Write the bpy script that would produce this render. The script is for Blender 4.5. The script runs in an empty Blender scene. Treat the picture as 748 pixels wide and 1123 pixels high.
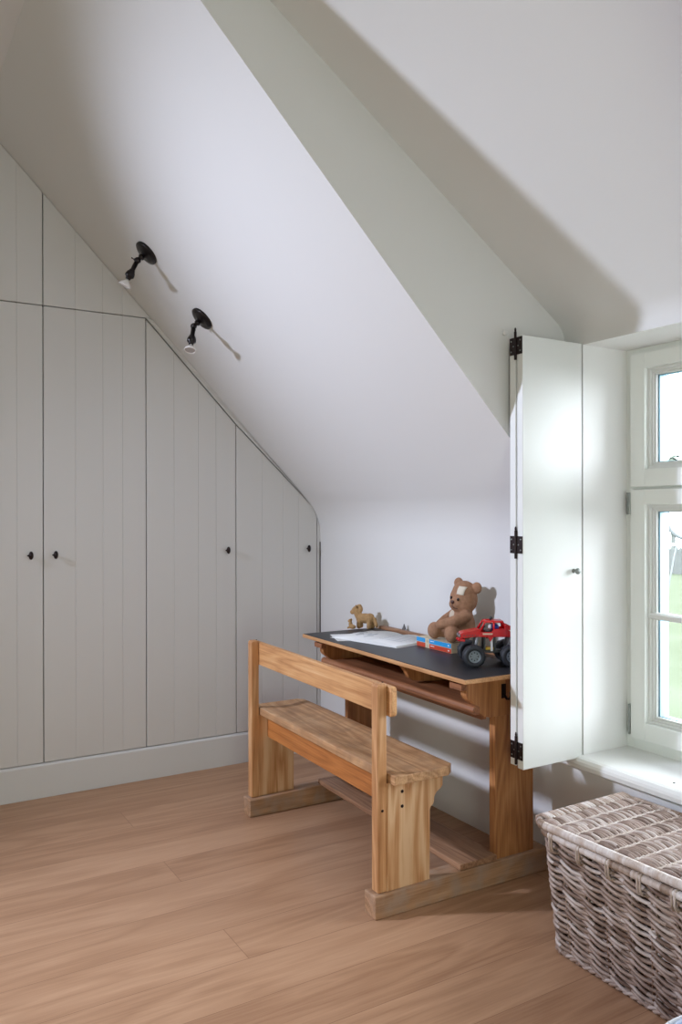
import bpy, bmesh, math, random
from mathutils import Vector, Matrix
PI = math.pi
S = bpy.context.scene
COL = S.collection
random.seed(7)

# ------------------------------------------------------------------ materials
def srgb(r, g, b):
    f = lambda c: (c/255/12.92) if c/255 <= .04045 else ((c/255+.055)/1.055)**2.4
    return (f(r), f(g), f(b), 1)

def new_mat(name):
    m = bpy.data.materials.new(name); m.use_nodes = True
    nt = m.node_tree
    return m, nt, nt.nodes['Principled BSDF']

def plain(name, col, rough=.5, metal=0.0, spec=.5, bump=0, bscale=200, var=0, vscale=5):
    m, nt, b = new_mat(name)
    b.inputs['Base Color'].default_value = col
    b.inputs['Roughness'].default_value = rough
    b.inputs['Metallic'].default_value = metal
    b.inputs['Specular IOR Level'].default_value = spec
    tc = nt.nodes.new('ShaderNodeTexCoord')
    if var:
        n = nt.nodes.new('ShaderNodeTexNoise'); n.inputs['Scale'].default_value = vscale; n.inputs['Detail'].default_value = 4
        nt.links.new(tc.outputs['Object'], n.inputs['Vector'])
        r = nt.nodes.new('ShaderNodeValToRGB')
        c0 = [max(0, c*(1-var)) for c in col[:3]]+[1]; c1 = [min(1, c*(1+var)) for c in col[:3]]+[1]
        r.color_ramp.elements[0].position = .3; r.color_ramp.elements[1].position = .7
        r.color_ramp.elements[0].color = c0; r.color_ramp.elements[1].color = c1
        nt.links.new(n.outputs['Fac'], r.inputs['Fac']); nt.links.new(r.outputs['Color'], b.inputs['Base Color'])
    if bump:
        n2 = nt.nodes.new('ShaderNodeTexNoise'); n2.inputs['Scale'].default_value = bscale; n2.inputs['Detail'].default_value = 3
        nt.links.new(tc.outputs['Object'], n2.inputs['Vector'])
        bp = nt.nodes.new('ShaderNodeBump'); bp.inputs['Strength'].default_value = bump; bp.inputs['Distance'].default_value = .002
        nt.links.new(n2.outputs['Fac'], bp.inputs['Height']); nt.links.new(bp.outputs['Normal'], b.inputs['Normal'])
    return m

def wood(name, axis, c_dark, c_mid, c_light, rough=.55, ring=9.0, off=(0,0,0), contrast=1.0, wear=None):
    """oak: rings stretched along the grain axis, fine pores, broad tone changes"""
    m, nt, b = new_mat(name); L = nt.links.new
    tc = nt.nodes.new('ShaderNodeTexCoord')
    mp = nt.nodes.new('ShaderNodeMapping')
    st = {'x': (.10, 1, 1), 'y': (1, .10, 1), 'z': (1, 1, .10)}[axis]
    mp.inputs['Scale'].default_value = st; mp.inputs['Location'].default_value = off
    L(tc.outputs['Object'], mp.inputs['Vector'])
    n = nt.nodes.new('ShaderNodeTexNoise'); n.inputs['Scale'].default_value = ring; n.inputs['Detail'].default_value = 1.5
    n.inputs['Distortion'].default_value = .4
    L(mp.outputs['Vector'], n.inputs['Vector'])
    mul = nt.nodes.new('ShaderNodeMath'); mul.operation = 'MULTIPLY'; mul.inputs[1].default_value = 16
    L(n.outputs['Fac'], mul.inputs[0])
    fr = nt.nodes.new('ShaderNodeMath'); fr.operation = 'PINGPONG'; fr.inputs[1].default_value = 1
    L(mul.outputs[0], fr.inputs[0])
    mp2 = nt.nodes.new('ShaderNodeMapping')
    st2 = {'x': (6, 170, 170), 'y': (170, 6, 170), 'z': (170, 170, 6)}[axis]
    mp2.inputs['Scale'].default_value = st2
    L(tc.outputs['Object'], mp2.inputs['Vector'])
    n2 = nt.nodes.new('ShaderNodeTexNoise'); n2.inputs['Scale'].default_value = 1; n2.inputs['Detail'].default_value = 3
    L(mp2.outputs['Vector'], n2.inputs['Vector'])
    n3 = nt.nodes.new('ShaderNodeTexNoise'); n3.inputs['Scale'].default_value = 5; n3.inputs['Detail'].default_value = 3
    L(tc.outputs['Object'], n3.inputs['Vector'])
    a1 = nt.nodes.new('ShaderNodeMath'); a1.operation = 'MULTIPLY_ADD'; a1.inputs[1].default_value = .42*contrast
    L(fr.outputs[0], a1.inputs[0]); 
    a2 = nt.nodes.new('ShaderNodeMath'); a2.operation = 'MULTIPLY_ADD'; a2.inputs[1].default_value = .6; a2.inputs[2].default_value = -.05
    L(n2.outputs['Fac'], a2.inputs[0]); L(a2.outputs[0], a1.inputs[2])
    a3 = nt.nodes.new('ShaderNodeMath'); a3.operation = 'MULTIPLY_ADD'; a3.inputs[1].default_value = .35
    L(n3.outputs['Fac'], a3.inputs[0]); L(a1.outputs[0], a3.inputs[2])
    r = nt.nodes.new('ShaderNodeValToRGB'); e = r.color_ramp.elements
    e[0].position = .30; e[0].color = c_dark; e[1].position = .85; e[1].color = c_light
    k = e.new(.57); k.color = c_mid
    L(a3.outputs[0], r.inputs['Fac'])
    last = r.outputs['Color']
    if wear:
        n4 = nt.nodes.new('ShaderNodeTexNoise'); n4.inputs['Scale'].default_value = 14; n4.inputs['Detail'].default_value = 5
        L(tc.outputs['Object'], n4.inputs['Vector'])
        r4 = nt.nodes.new('ShaderNodeValToRGB'); r4.color_ramp.elements[0].position = .42; r4.color_ramp.elements[1].position = .66
        L(n4.outputs['Fac'], r4.inputs['Fac'])
        mx = nt.nodes.new('ShaderNodeMix'); mx.data_type = 'RGBA'
        sc = nt.nodes.new('ShaderNodeMath'); sc.operation = 'MULTIPLY'; sc.inputs[1].default_value = wear[1]
        L(r4.outputs['Color'], sc.inputs[0]); L(sc.outputs[0], mx.inputs['Factor'])
        L(last, mx.inputs['A']); mx.inputs['B'].default_value = wear[0]
        last = mx.outputs['Result']
    L(last, b.inputs['Base Color'])
    b.inputs['Roughness'].default_value = rough
    bp = nt.nodes.new('ShaderNodeBump'); bp.inputs['Strength'].default_value = .12; bp.inputs['Distance'].default_value = .002
    L(n2.outputs['Fac'], bp.inputs['Height']); L(bp.outputs['Normal'], b.inputs['Normal'])
    return m

def floor_mat():
    m, nt, b = new_mat('oak_floorboards'); L = nt.links.new
    tc = nt.nodes.new('ShaderNodeTexCoord')
    mp = nt.nodes.new('ShaderNodeMapping'); mp.inputs['Rotation'].default_value = (0, 0, PI/2)
    mp.inputs['Location'].default_value = (.35, .07, 0)
    L(tc.outputs['Object'], mp.inputs['Vector'])
    br = nt.nodes.new('ShaderNodeTexBrick')
    br.inputs['Scale'].default_value = 1; br.inputs['Brick Width'].default_value = 1.9; br.inputs['Row Height'].default_value = .205
    br.inputs['Mortar Size'].default_value = .0011; br.inputs['Mortar Smooth'].default_value = .1; br.offset = .37; br.offset_frequency = 3
    br.inputs['Color1'].default_value = (0, 0, 0, 1); br.inputs['Color2'].default_value = (1, 1, 1, 1); br.inputs['Mortar'].default_value = (.5, .5, .5, 1)
    L(mp.outputs['Vector'], br.inputs['Vector'])
    # grain along the board
    mp1 = nt.nodes.new('ShaderNodeMapping'); mp1.inputs['Scale'].default_value = (1, .11, 1)
    L(tc.outputs['Object'], mp1.inputs['Vector'])
    ad = nt.nodes.new('ShaderNodeVectorMath'); ad.operation = 'ADD'
    sc = nt.nodes.new('ShaderNodeVectorMath'); sc.operation = 'SCALE'; sc.inputs['Scale'].default_value = 7.3
    L(br.outputs['Color'], sc.inputs[0]); L(mp1.outputs['Vector'], ad.inputs[0]); L(sc.outputs[0], ad.inputs[1])
    n = nt.nodes.new('ShaderNodeTexNoise'); n.inputs['Scale'].default_value = 7; n.inputs['Detail'].default_value = 2; n.inputs['Distortion'].default_value = .8
    L(ad.outputs[0], n.inputs['Vector'])
    mul = nt.nodes.new('ShaderNodeMath'); mul.operation = 'MULTIPLY'; mul.inputs[1].default_value = 9
    L(n.outputs['Fac'], mul.inputs[0])
    pp = nt.nodes.new('ShaderNodeMath'); pp.operation = 'PINGPONG'; pp.inputs[1].default_value = 1
    L(mul.outputs[0], pp.inputs[0])
    mp2 = nt.nodes.new('ShaderNodeMapping'); mp2.inputs['Scale'].default_value = (140, 5, 1)
    L(tc.outputs['Object'], mp2.inputs['Vector'])
    n2 = nt.nodes.new('ShaderNodeTexNoise'); n2.inputs['Scale'].default_value = 1; n2.inputs['Detail'].default_value = 4
    L(mp2.outputs['Vector'], n2.inputs['Vector'])
    n3 = nt.nodes.new('ShaderNodeTexNoise'); n3.inputs['Scale'].default_value = 2.2; n3.inputs['Detail'].default_value = 4
    L(ad.outputs[0], n3.inputs['Vector'])
    s1 = nt.nodes.new('ShaderNodeMath'); s1.operation = 'MULTIPLY_ADD'; s1.inputs[1].default_value = .19
    L(pp.outputs[0], s1.inputs[0])
    s2 = nt.nodes.new('ShaderNodeMath'); s2.operation = 'MULTIPLY_ADD'; s2.inputs[1].default_value = .35
    L(n2.outputs['Fac'], s2.inputs[0]); L(s2.outputs[0], s1.inputs[2])
    s3 = nt.nodes.new('ShaderNodeMath'); s3.operation = 'MULTIPLY_ADD'; s3.inputs[1].default_value = .22; s3.inputs[2].default_value = 0
    L(n3.outputs['Fac'], s3.inputs[0])
    sp = nt.nodes.new('ShaderNodeSeparateColor'); L(br.outputs['Color'], sp.inputs[0])
    s4 = nt.nodes.new('ShaderNodeMath'); s4.operation = 'MULTIPLY_ADD'; s4.inputs[1].default_value = .17
    L(sp.outputs[0], s4.inputs[0]); L(s3.outputs[0], s4.inputs[2]); L(s4.outputs[0], s2.inputs[2])
    r = nt.nodes.new('ShaderNodeValToRGB'); e = r.color_ramp.elements
    e[0].position = .22; e[0].color = srgb(148, 108, 80); e[1].position = .80; e[1].color = srgb(198, 158, 126)
    k = e.new(.48); k.color = srgb(175, 135, 104)
    L(s1.outputs[0], r.inputs['Fac'])
    # knots
    vo = nt.nodes.new('ShaderNodeTexVoronoi'); vo.inputs['Scale'].default_value = 2.1
    mpk = nt.nodes.new('ShaderNodeMapping'); mpk.inputs['Scale'].default_value = (1.3, .75, 1)
    L(tc.outputs['Object'], mpk.inputs['Vector']); L(mpk.outputs['Vector'], vo.inputs['Vector'])
    kr = nt.nodes.new('ShaderNodeValToRGB'); kr.color_ramp.elements[0].position = .012; kr.color_ramp.elements[1].position = .032
    kr.color_ramp.elements[0].color = (1, 1, 1, 1); kr.color_ramp.elements[1].color = (0, 0, 0, 1)
    L(vo.outputs['Distance'], kr.inputs['Fac'])
    mk = nt.nodes.new('ShaderNodeMix'); mk.data_type = 'RGBA'
    L(kr.outputs['Color'], mk.inputs['Factor']); L(r.outputs['Color'], mk.inputs['A']); mk.inputs['B'].default_value = srgb(84, 54, 36)
    mx = nt.nodes.new('ShaderNodeMix'); mx.data_type = 'RGBA'
    L(br.outputs['Fac'], mx.inputs['Factor']); L(mk.outputs['Result'], mx.inputs['A']); mx.inputs['B'].default_value = srgb(138, 100, 74)
    L(mx.outputs['Result'], b.inputs['Base Color'])
    b.inputs['Roughness'].default_value = .42; b.inputs['Specular IOR Level'].default_value = .35
    bp = nt.nodes.new('ShaderNodeBump'); bp.inputs['Strength'].default_value = .05; bp.inputs['Distance'].default_value = .002
    L(n2.outputs['Fac'], bp.inputs['Height']); L(bp.outputs['Normal'], b.inputs['Normal'])
    return m

def wicker_mat(name, ramp):
    m, nt, b = new_mat(name); L = nt.links.new
    at = nt.nodes.new('ShaderNodeAttribute'); at.attribute_name = 'tone'
    tc = nt.nodes.new('ShaderNodeTexCoord')
    n = nt.nodes.new('ShaderNodeTexNoise'); n.inputs['Scale'].default_value = 26; n.inputs['Detail'].default_value = 4
    L(tc.outputs['Object'], n.inputs['Vector'])
    a = nt.nodes.new('ShaderNodeMath'); a.operation = 'MULTIPLY_ADD'; a.inputs[1].default_value = .9; a.inputs[2].default_value = -.45
    L(n.outputs['Fac'], a.inputs[0])
    s = nt.nodes.new('ShaderNodeMath'); s.operation = 'ADD'; L(a.outputs[0], s.inputs[0]); L(at.outputs['Fac'], s.inputs[1])
    r = nt.nodes.new('ShaderNodeValToRGB'); e = r.color_ramp.elements
    e[0].position = .1; e[0].color = ramp[0]; e[1].position = .95; e[1].color = ramp[2]
    k = e.new(.5); k.color = ramp[1]
    L(s.outputs[0], r.inputs['Fac']); L(r.outputs['Color'], b.inputs['Base Color'])
    b.inputs['Roughness'].default_value = .5
    return m

def grass_mat():
    m, nt, b = new_mat('lawn_grass'); L = nt.links.new
    tc = nt.nodes.new('ShaderNodeTexCoord')
    n = nt.nodes.new('ShaderNodeTexNoise'); n.inputs['Scale'].default_value = .6; n.inputs['Detail'].default_value = 8
    L(tc.outputs['Object'], n.inputs['Vector'])
    r = nt.nodes.new('ShaderNodeValToRGB'); e = r.color_ramp.elements
    e[0].position = .35; e[0].color = (.053, .062, .042, 1); e[1].position = .7; e[1].color = (.063, .073, .052, 1)
    L(n.outputs['Fac'], r.inputs['Fac']); L(r.outputs['Color'], b.inputs['Base Color'])
    b.inputs['Roughness'].default_value = .9; b.inputs['Specular IOR Level'].default_value = 0
    return m

def glass_mat():
    m = bpy.data.materials.new('window_glass'); m.use_nodes = True
    nt = m.node_tree; nt.nodes.clear()
    out = nt.nodes.new('ShaderNodeOutputMaterial')
    tr = nt.nodes.new('ShaderNodeBsdfTransparent'); tr.inputs[0].default_value = (.95, .975, .96, 1)
    gl = nt.nodes.new('ShaderNodeBsdfGlossy'); gl.inputs['Roughness'].default_value = .01
    fr = nt.nodes.new('ShaderNodeFresnel'); fr.inputs['IOR'].default_value = 1.3
    mx = nt.nodes.new('ShaderNodeMixShader')
    nt.links.new(fr.outputs[0], mx.inputs[0]); nt.links.new(tr.outputs[0], mx.inputs[1]); nt.links.new(gl.outputs[0], mx.inputs[2])
    nt.links.new(mx.outputs[0], out.inputs[0])
    return m

M = {}
M['wall'] = plain('white_wall_paint', (.74, .735, .72, 1), .85, spec=.2, bump=.04, bscale=60)
M['closet'] = plain('grey_cupboard_paint', (.70, .69, .685, 1), .55, spec=.3)
M['plinth'] = plain('plinth_paint', (.71, .71, .71, 1), .5, spec=.3)
M['white'] = plain('white_satin_paint', (.80, .81, .79, 1), .4, spec=.4)
M['frame'] = plain('window_frame_paint', (.89, .92, .89, 1), .4, spec=.4)
M['reveal'] = plain('reveal_paint', (.91, .91, .90, 1), .6, spec=.3)
M['sill'] = plain('sill_paint', (.80, .80, .77, 1), .35, spec=.4)
M['floor'] = floor_mat()
M['iron'] = plain('dark_iron', srgb(45, 34, 34), .4, .6)
M['bronze'] = plain('black_bronze', srgb(34, 28, 28), .28, .5)
M['steel'] = plain('zinc_steel', srgb(150, 155, 152), .35, .8)
M['dark'] = plain('dark_gap', srgb(30, 26, 24), .9)
M['glass'] = glass_mat()
M['spacer'] = plain('glazing_spacer', srgb(120, 150, 165), .5, .2)
M['bulbglass'] = plain('bulb_white', srgb(225, 220, 215), .15)
M['reflector'] = plain('bulb_reflector', srgb(200, 190, 185), .12, .9)
OD, OM, OL = srgb(150, 100, 60), srgb(192, 142, 96), srgb(216, 174, 130)
M['oak_z'] = wood('old_oak_upright', 'z', srgb(166, 112, 68), srgb(198, 146, 98), srgb(220, 178, 134), contrast=.55)
M['oak_panel'] = wood('old_oak_flamed', 'z', srgb(172, 118, 72), srgb(200, 150, 104), srgb(220, 182, 142), ring=10, contrast=1.15)
M['oak_x'] = wood('old_oak_long', 'x', srgb(172, 118, 72), srgb(206, 154, 102), srgb(222, 180, 132), off=(.3, .1, .2), contrast=.5)
M['oak_apron'] = wood('old_oak_apron', 'x', srgb(150, 88, 40), srgb(184, 116, 58), srgb(202, 138, 78), contrast=.4)
M['oak_seat'] = wood('old_oak_worn_seat', 'x', srgb(152, 108, 70), srgb(190, 146, 104), srgb(214, 176, 136), contrast=.6, wear=(srgb(132, 100, 74), .45))
M['oak_y'] = wood('old_oak_runner', 'y', srgb(140, 104, 74), srgb(178, 138, 104), srgb(202, 166, 134), contrast=.5, wear=(srgb(164, 146, 132), .6))
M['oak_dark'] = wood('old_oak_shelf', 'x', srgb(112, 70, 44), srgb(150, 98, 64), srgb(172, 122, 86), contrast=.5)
M['oak_foot'] = wood('old_oak_footrest', 'x', srgb(122, 86, 62), srgb(158, 118, 88), srgb(180, 142, 112), contrast=.5)
M['oak_leg'] = wood('old_oak_desk_leg', 'z', srgb(138, 86, 48), srgb(172, 116, 68), srgb(196, 144, 94), contrast=.55)
M['oak_edge'] = wood('old_oak_edging', 'x', srgb(168, 120, 76), srgb(200, 150, 102), srgb(218, 176, 130), contrast=.3)
M['lino'] = plain('black_linoleum', srgb(44, 44, 47), .42, spec=.4, bump=.05, bscale=40)
M['groove'] = plain('black_groove', srgb(22, 21, 22), .35)
M['wickA'] = wicker_mat('grey_wicker', (srgb(104, 80, 66), srgb(158, 135, 121), srgb(198, 184, 176)))
M['wickB'] = wicker_mat('pale_wicker', (srgb(124, 98, 78), srgb(184, 164, 150), srgb(220, 211, 206)))
M['wickD'] = wicker_mat('stake_wicker', (srgb(92, 68, 54), srgb(132, 106, 88), srgb(168, 146, 128)))
M['fur'] = plain('brown_plush', srgb(163, 124, 98), .95, spec=.1, bump=.8, bscale=420, var=.14, vscale=60)
M['furpale'] = plain('pale_plush', srgb(208, 192, 172), .95, spec=.1, bump=.6, bscale=420)
M['patch'] = plain('cream_patch', srgb(222, 212, 196), .9)
M['eye'] = plain('black_button', srgb(40, 26, 24), .2)
M['nose'] = plain('brown_nose', srgb(74, 38, 32), .35)
M['horse'] = plain('beige_felt', srgb(172, 136, 92), .9, bump=.5, bscale=300, var=.2, vscale=90)
M['paper'] = plain('paper', srgb(226, 226, 224), .8)
M['print'] = plain('faint_print', srgb(176, 180, 186), .8)
M['pages'] = plain('book_pages', srgb(206, 190, 158), .8, bump=.5, bscale=900)
M['cover'] = plain('cream_cover', srgb(214, 200, 172), .6)
M['blue'] = plain('sky_blue_spine', srgb(38, 150, 214), .4)
M['redspine'] = plain('brick_red_spine', srgb(196, 70, 44), .4)
M['lego'] = plain('red_plastic', srgb(206, 22, 28), .22, spec=.6)
M['legodark'] = plain('dark_plastic', srgb(40, 42, 46), .35)
M['tyre'] = plain('black_rubber', srgb(42, 44, 50), .6)
M['rim'] = plain('grey_plastic_rim', srgb(146, 156, 166), .35)
M['greyp'] = plain('grey_plastic', srgb(140, 142, 146), .35)
M['yellow'] = plain('yellow_plastic', srgb(226, 186, 40), .3)
M['bluep'] = plain('blue_plastic', srgb(36, 60, 160), .25)
M['whitep'] = plain('white_plastic', srgb(230, 230, 232), .3)
M['sticker'] = plain('cream_sticker', srgb(222, 196, 170), .5)
M['grass'] = grass_mat()
M['leaf'] = plain('pale_leaves', (.046, .056, .046, 1), .9, spec=0, var=.3, vscale=2)
M['fence'] = plain('weathered_fence', (.115, .122, .118, 1), .9, spec=0)
M['hoop'] = plain('grey_metal_hoop', (.085, .092, .094, 1), .6, spec=.05)
M['sheet'] = plain('white_sheet', (.85, .86, .87, 1), .7)
M['cone'] = plain('slate_cone', srgb(112, 108, 108), .7)

# ------------------------------------------------------------------ mesh helpers
def box(bm, x0, x1, y0, y1, z0, z1, mat=None):
    vs = [bm.verts.new((x, y, z)) for x in (x0, x1) for y in (y0, y1) for z in (z0, z1)]
    for f in ((0,1,3,2), (4,6,7,5), (0,4,5,1), (2,3,7,6), (0,2,6,4), (1,5,7,3)):
        bm.faces.new([vs[i] for i in f])
    if mat is not None:
        for v in vs: v.co = mat @ v.co
    return vs

def prism(bm, pts, axis, a, b):
    """extrude polygon pts (2-D) along axis from a to b"""
    def p3(p, t):
        return {'x': (t, p[0], p[1]), 'y': (p[0], t, p[1]), 'z': (p[0], p[1], t)}[axis]
    A = [bm.verts.new(p3(p, a)) for p in pts]; B = [bm.verts.new(p3(p, b)) for p in pts]
    bm.faces.new(A); bm.faces.new(B[::-1])
    n = len(pts)
    for i in range(n): bm.faces.new((A[i], B[i], B[(i+1) % n], A[(i+1) % n]))

def frame_for(d):
    d = Vector(d).normalized()
    u = d.orthogonal().normalized()
    return d, u, d.cross(u)

def tube(bm, pts, rad, n=8, cap=True, tone=None, lay=None, ref=None):
    """tube along points; rad is a number or a list"""
    pts = [Vector(p) for p in pts]; rings = []; u = None
    for i, p in enumerate(pts):
        t = (pts[min(i+1, len(pts)-1)] - pts[max(i-1, 0)]).normalized()
        if u is None:
            u = Vector(ref) if ref else t.orthogonal()
        u = (u - t*u.dot(t)).normalized(); w = t.cross(u)
        r = rad[i] if isinstance(rad, (list, tuple)) else rad
        ring = [bm.verts.new(p + (u*math.cos(2*PI*k/n) + w*math.sin(2*PI*k/n))*r) for k in range(n)]
        rings.append(ring)
    fs = []
    for a, b in zip(rings, rings[1:]):
        for k in range(n): fs.append(bm.faces.new((a[k], a[(k+1) % n], b[(k+1) % n], b[k])))
    if cap:
        fs.append(bm.faces.new(rings[0][::-1])); fs.append(bm.faces.new(rings[-1]))
    for f in fs:
        f.smooth = True
        if lay is not None: f[lay] = tone
    return rings

def lathe(bm, prof, origin, axis, n=24):
    """revolve (r, h) profile about axis at origin"""
    d, u, w = frame_for(axis); o = Vector(origin); rings = []
    for r, h in prof:
        rings.append([bm.verts.new(o + d*h + (u*math.cos(2*PI*k/n) + w*math.sin(2*PI*k/n))*max(r, 1e-5)) for k in range(n)])
    for a, b in zip(rings, rings[1:]):
        for k in range(n):
            f = bm.faces.new((a[k], a[(k+1) % n], b[(k+1) % n], b[k])); f.smooth = True
    bm.faces.new(rings[0][::-1]); bm.faces.new(rings[-1])

def ball(bm, c, r, sub=3, rot=None):
    r = (r, r, r) if isinstance(r, (int, float)) else r
    m = Matrix.Translation(c) @ (rot or Matrix()) @ Matrix.Diagonal((*r, 1))
    g = bmesh.ops.create_icosphere(bm, subdivisions=sub, radius=1, matrix=m)
    for v in g['verts']:
        for f in v.link_faces: f.smooth = True
    return g['verts']

def obj(name, bm, mat, parent=None, bevel=0, seg=2, loc=None, kind=None, smooth_angle=None):
    bmesh.ops.recalc_face_normals(bm, faces=bm.faces)
    me = bpy.data.meshes.new(name); bm.to_mesh(me); bm.free()
    o = bpy.data.objects.new(name, me); COL.objects.link(o)
    me.materials.append(mat)
    if parent: o.parent = parent
    if loc: o.location = loc
    if bevel:
        md = o.modifiers.new('bevel', 'BEVEL'); md.width = bevel; md.segments = seg; md.limit_method = 'ANGLE'; md.angle_limit = math.radians(40)
    if kind: o['kind'] = kind
    return o

def tag(o, label, cat, group=None):
    o['label'] = label; o['category'] = cat
    if group: o['group'] = group
    return o

def thing(name, label, cat, loc=(0, 0, 0), rz=0, group=None):
    o = bpy.data.objects.new(name, None); COL.objects.link(o)
    o.empty_display_size = .05
    o.location = loc; o.rotation_euler = (0, 0, rz)
    return tag(o, label, cat, group)

def NB(): return bmesh.new()

# ------------------------------------------------------------------ numbers of the room (metres)
XC = -4.149          # front of the built-in cupboards
YW = 2.345           # knee wall
XCH = -2.235         # dormer cheek
XCR = -.90           # the other cheek
XE, YE = 1.6, -2.7   # far ends of the room
ZF = 3.27            # flat ceiling
slope = lambda y: 3.77 - 1.02*y
dorm = lambda y: 3.715 - .693*y
YS0 = (3.77-ZF)/1.02
YD0 = (3.715-ZF)/.693

# fillet between wall and slope (profile in y, z)
def fillet(p, d_in, d_out, tl, n):
    """arc joining line ending at corner p (direction d_in) with the line leaving it (d_out); tl = tangent length"""
    p = Vector(p); a = p - Vector(d_in)*tl; b = p + Vector(d_out)*tl
    out = []
    for i in range(n+1):       # quadratic Bezier is near enough to the arc
        t = i/n; out.append((a*(1-t)**2 + p*2*t*(1-t) + b*t*t))
    return out
ns = Vector((-1, 1.02)).normalized()
knee = fillet((YW, slope(YW)), (0, 1), ns, .125, 28)

def sheet(name, profile, x0, x1, mat, smooth=True):
    bm = NB(); A = [bm.verts.new((x0, p[0], p[1])) for p in profile]; B = [bm.verts.new((x1, p[0], p[1])) for p in profile]
    for i in range(len(profile)-1):
        f = bm.faces.new((A[i], A[i+1], B[i+1], B[i])); f.smooth = smooth
    return obj(name, bm, mat, kind='structure')

# ------------------------------------------------------------------ the setting
bm = NB(); box(bm, XC-.6, XE, YE, YW, -.05, 0)
obj('floor', bm, M['floor'], kind='structure')
half = 14
sheet('wall_back', [(YW, 0)] + [tuple(p) for p in knee[:half+1]], XC-.6, XCH, M['wall'])
sheet('ceiling_slope', [tuple(p) for p in knee[half:]] + [(YS0, ZF)], XC-.6, XCH, M['wall'])
sheet('wall_back_right', [(YW, 0)] + [tuple(p) for p in knee[:half+1]], XCR, XE, M['wall'])
sheet('ceiling_slope_right', [tuple(p) for p in knee[half:]] + [(YS0, ZF)], XCR, XE, M['wall'])
bm = NB(); box(bm, XC-.6, XE, YE, YD0+.1, ZF, ZF+.05); obj('ceiling', bm, M['wall'], kind='structure')
# batten where the slope meets the flat ceiling
bm = NB(); prism(bm, [(YS0+.035, ZF-.034), (YS0-.06, ZF-.034), (YS0-.06, ZF), (YS0, ZF)], 'x', XC-.6, XCH); obj('trim_1', bm, M['wall'], bevel=.004, kind='structure')
# dormer ceiling with a coved foot
cove = fillet((YW, 2.03), (0, 1), Vector((-1, .693)).normalized(), .0, 1)
zc = dorm(YW)
cove = fillet((YW, zc), (0, 1), Vector((-1, .693)).normalized(), .055, 12)
sheet('ceiling_dormer', [tuple(p) for p in cove] + [(YD0, ZF)], XCH, XCR, M['wall'])
# cheeks
def cheek(name, x):
    bm = NB()
    prof = [tuple(p) for p in knee] + [(YS0, ZF), (YD0, ZF)] + [tuple(p) for p in cove[::-1]]
    bm.faces.new([bm.verts.new((x, y, z)) for y, z in prof])
    obj(name, bm, M['wall'], kind='structure')
cheek('wall_dormer', XCH); cheek('wall_dormer_right', XCR)
# window wall: below sill, both sides, above the opening
WL, WR, WB, WT = -2.145, -.98, .44, 2.024
YF = 2.58            # inner face of the fixed frame
zt = cove[0][1]
bm = NB()
def quad(bm, *ps): bm.faces.new([bm.verts.new(p) for p in ps])
quad(bm, (XCH, YW, 0), (XCR, YW, 0), (XCR, YW, WB), (XCH, YW, WB))
quad(bm, (XCH, YW, WB), (WL, YW, WB), (WL, YW, WT), (XCH, YW, WT))
quad(bm, (WR, YW, WB), (XCR, YW, WB), (XCR, YW, WT), (WR, YW, WT))
quad(bm, (XCH, YW, WT), (XCR, YW, WT), (XCR, YW, zt), (XCH, YW, zt))
obj('wall_window', bm, M['wall'], kind='structure')
# reveals through the thickness of the wall
YO = 2.815
bm = NB()
quad(bm, (WL, YW, WB), (WL, YO, WB), (WL, YO, WT), (WL, YW, WT))
quad(bm, (WR, YW, WB), (WR, YO, WB), (WR, YO, WT), (WR, YW, WT))
quad(bm, (WL, YW, WT), (WR, YW, WT), (WR, YO, WT), (WL, YO, WT))
quad(bm, (WL, YW, WB), (WR, YW, WB), (WR, YO, WB), (WL, YO, WB))
obj('trim_4', bm, M['reveal'], kind='structure')
# rest of the room, out of view
bm = NB(); quad(bm, (XE, YE, 0), (XE, YW, 0), (XE, YW, 1.38), (XE, YS0, ZF), (XE, YE, ZF)); obj('wall_right', bm, M['wall'], kind='structure')
bm = NB(); quad(bm, (XC-.6, YE, 0), (XE, YE, 0), (XE, YE, ZF), (XC-.6, YE, ZF)); obj('wall_front', bm, M['wall'], kind='structure')
bm = NB(); quad(bm, (XC-.6, YE, 0), (XC-.6, YW, 0), (XC-.6, YW, 1.38), (XC-.6, YS0, ZF), (XC-.6, YE, ZF)); obj('wall_left', bm, M['wall'], kind='structure')

# window sill
bm = NB()
prism(bm, [(2.595, .482), (2.322, .482), (2.309, .478), (2.302, .468), (2.300, .458), (2.304, .442), (2.312, .436), (2.595, .436)], 'x', WL-.095, WR+.075)
for f in bm.faces: f.smooth = False
obj('trim_2', bm, M['sill'], bevel=.004, kind='structure')
bm = NB(); lathe(bm, [(.004, 0), (.004, .0015), (.001, .002)], (-1.765, 2.362, .4825), (0, 0, 1), 10)
tag(obj('screw_cap', bm, M['iron']), 'tiny dark screw head on the white window sill', 'screw')

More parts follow.
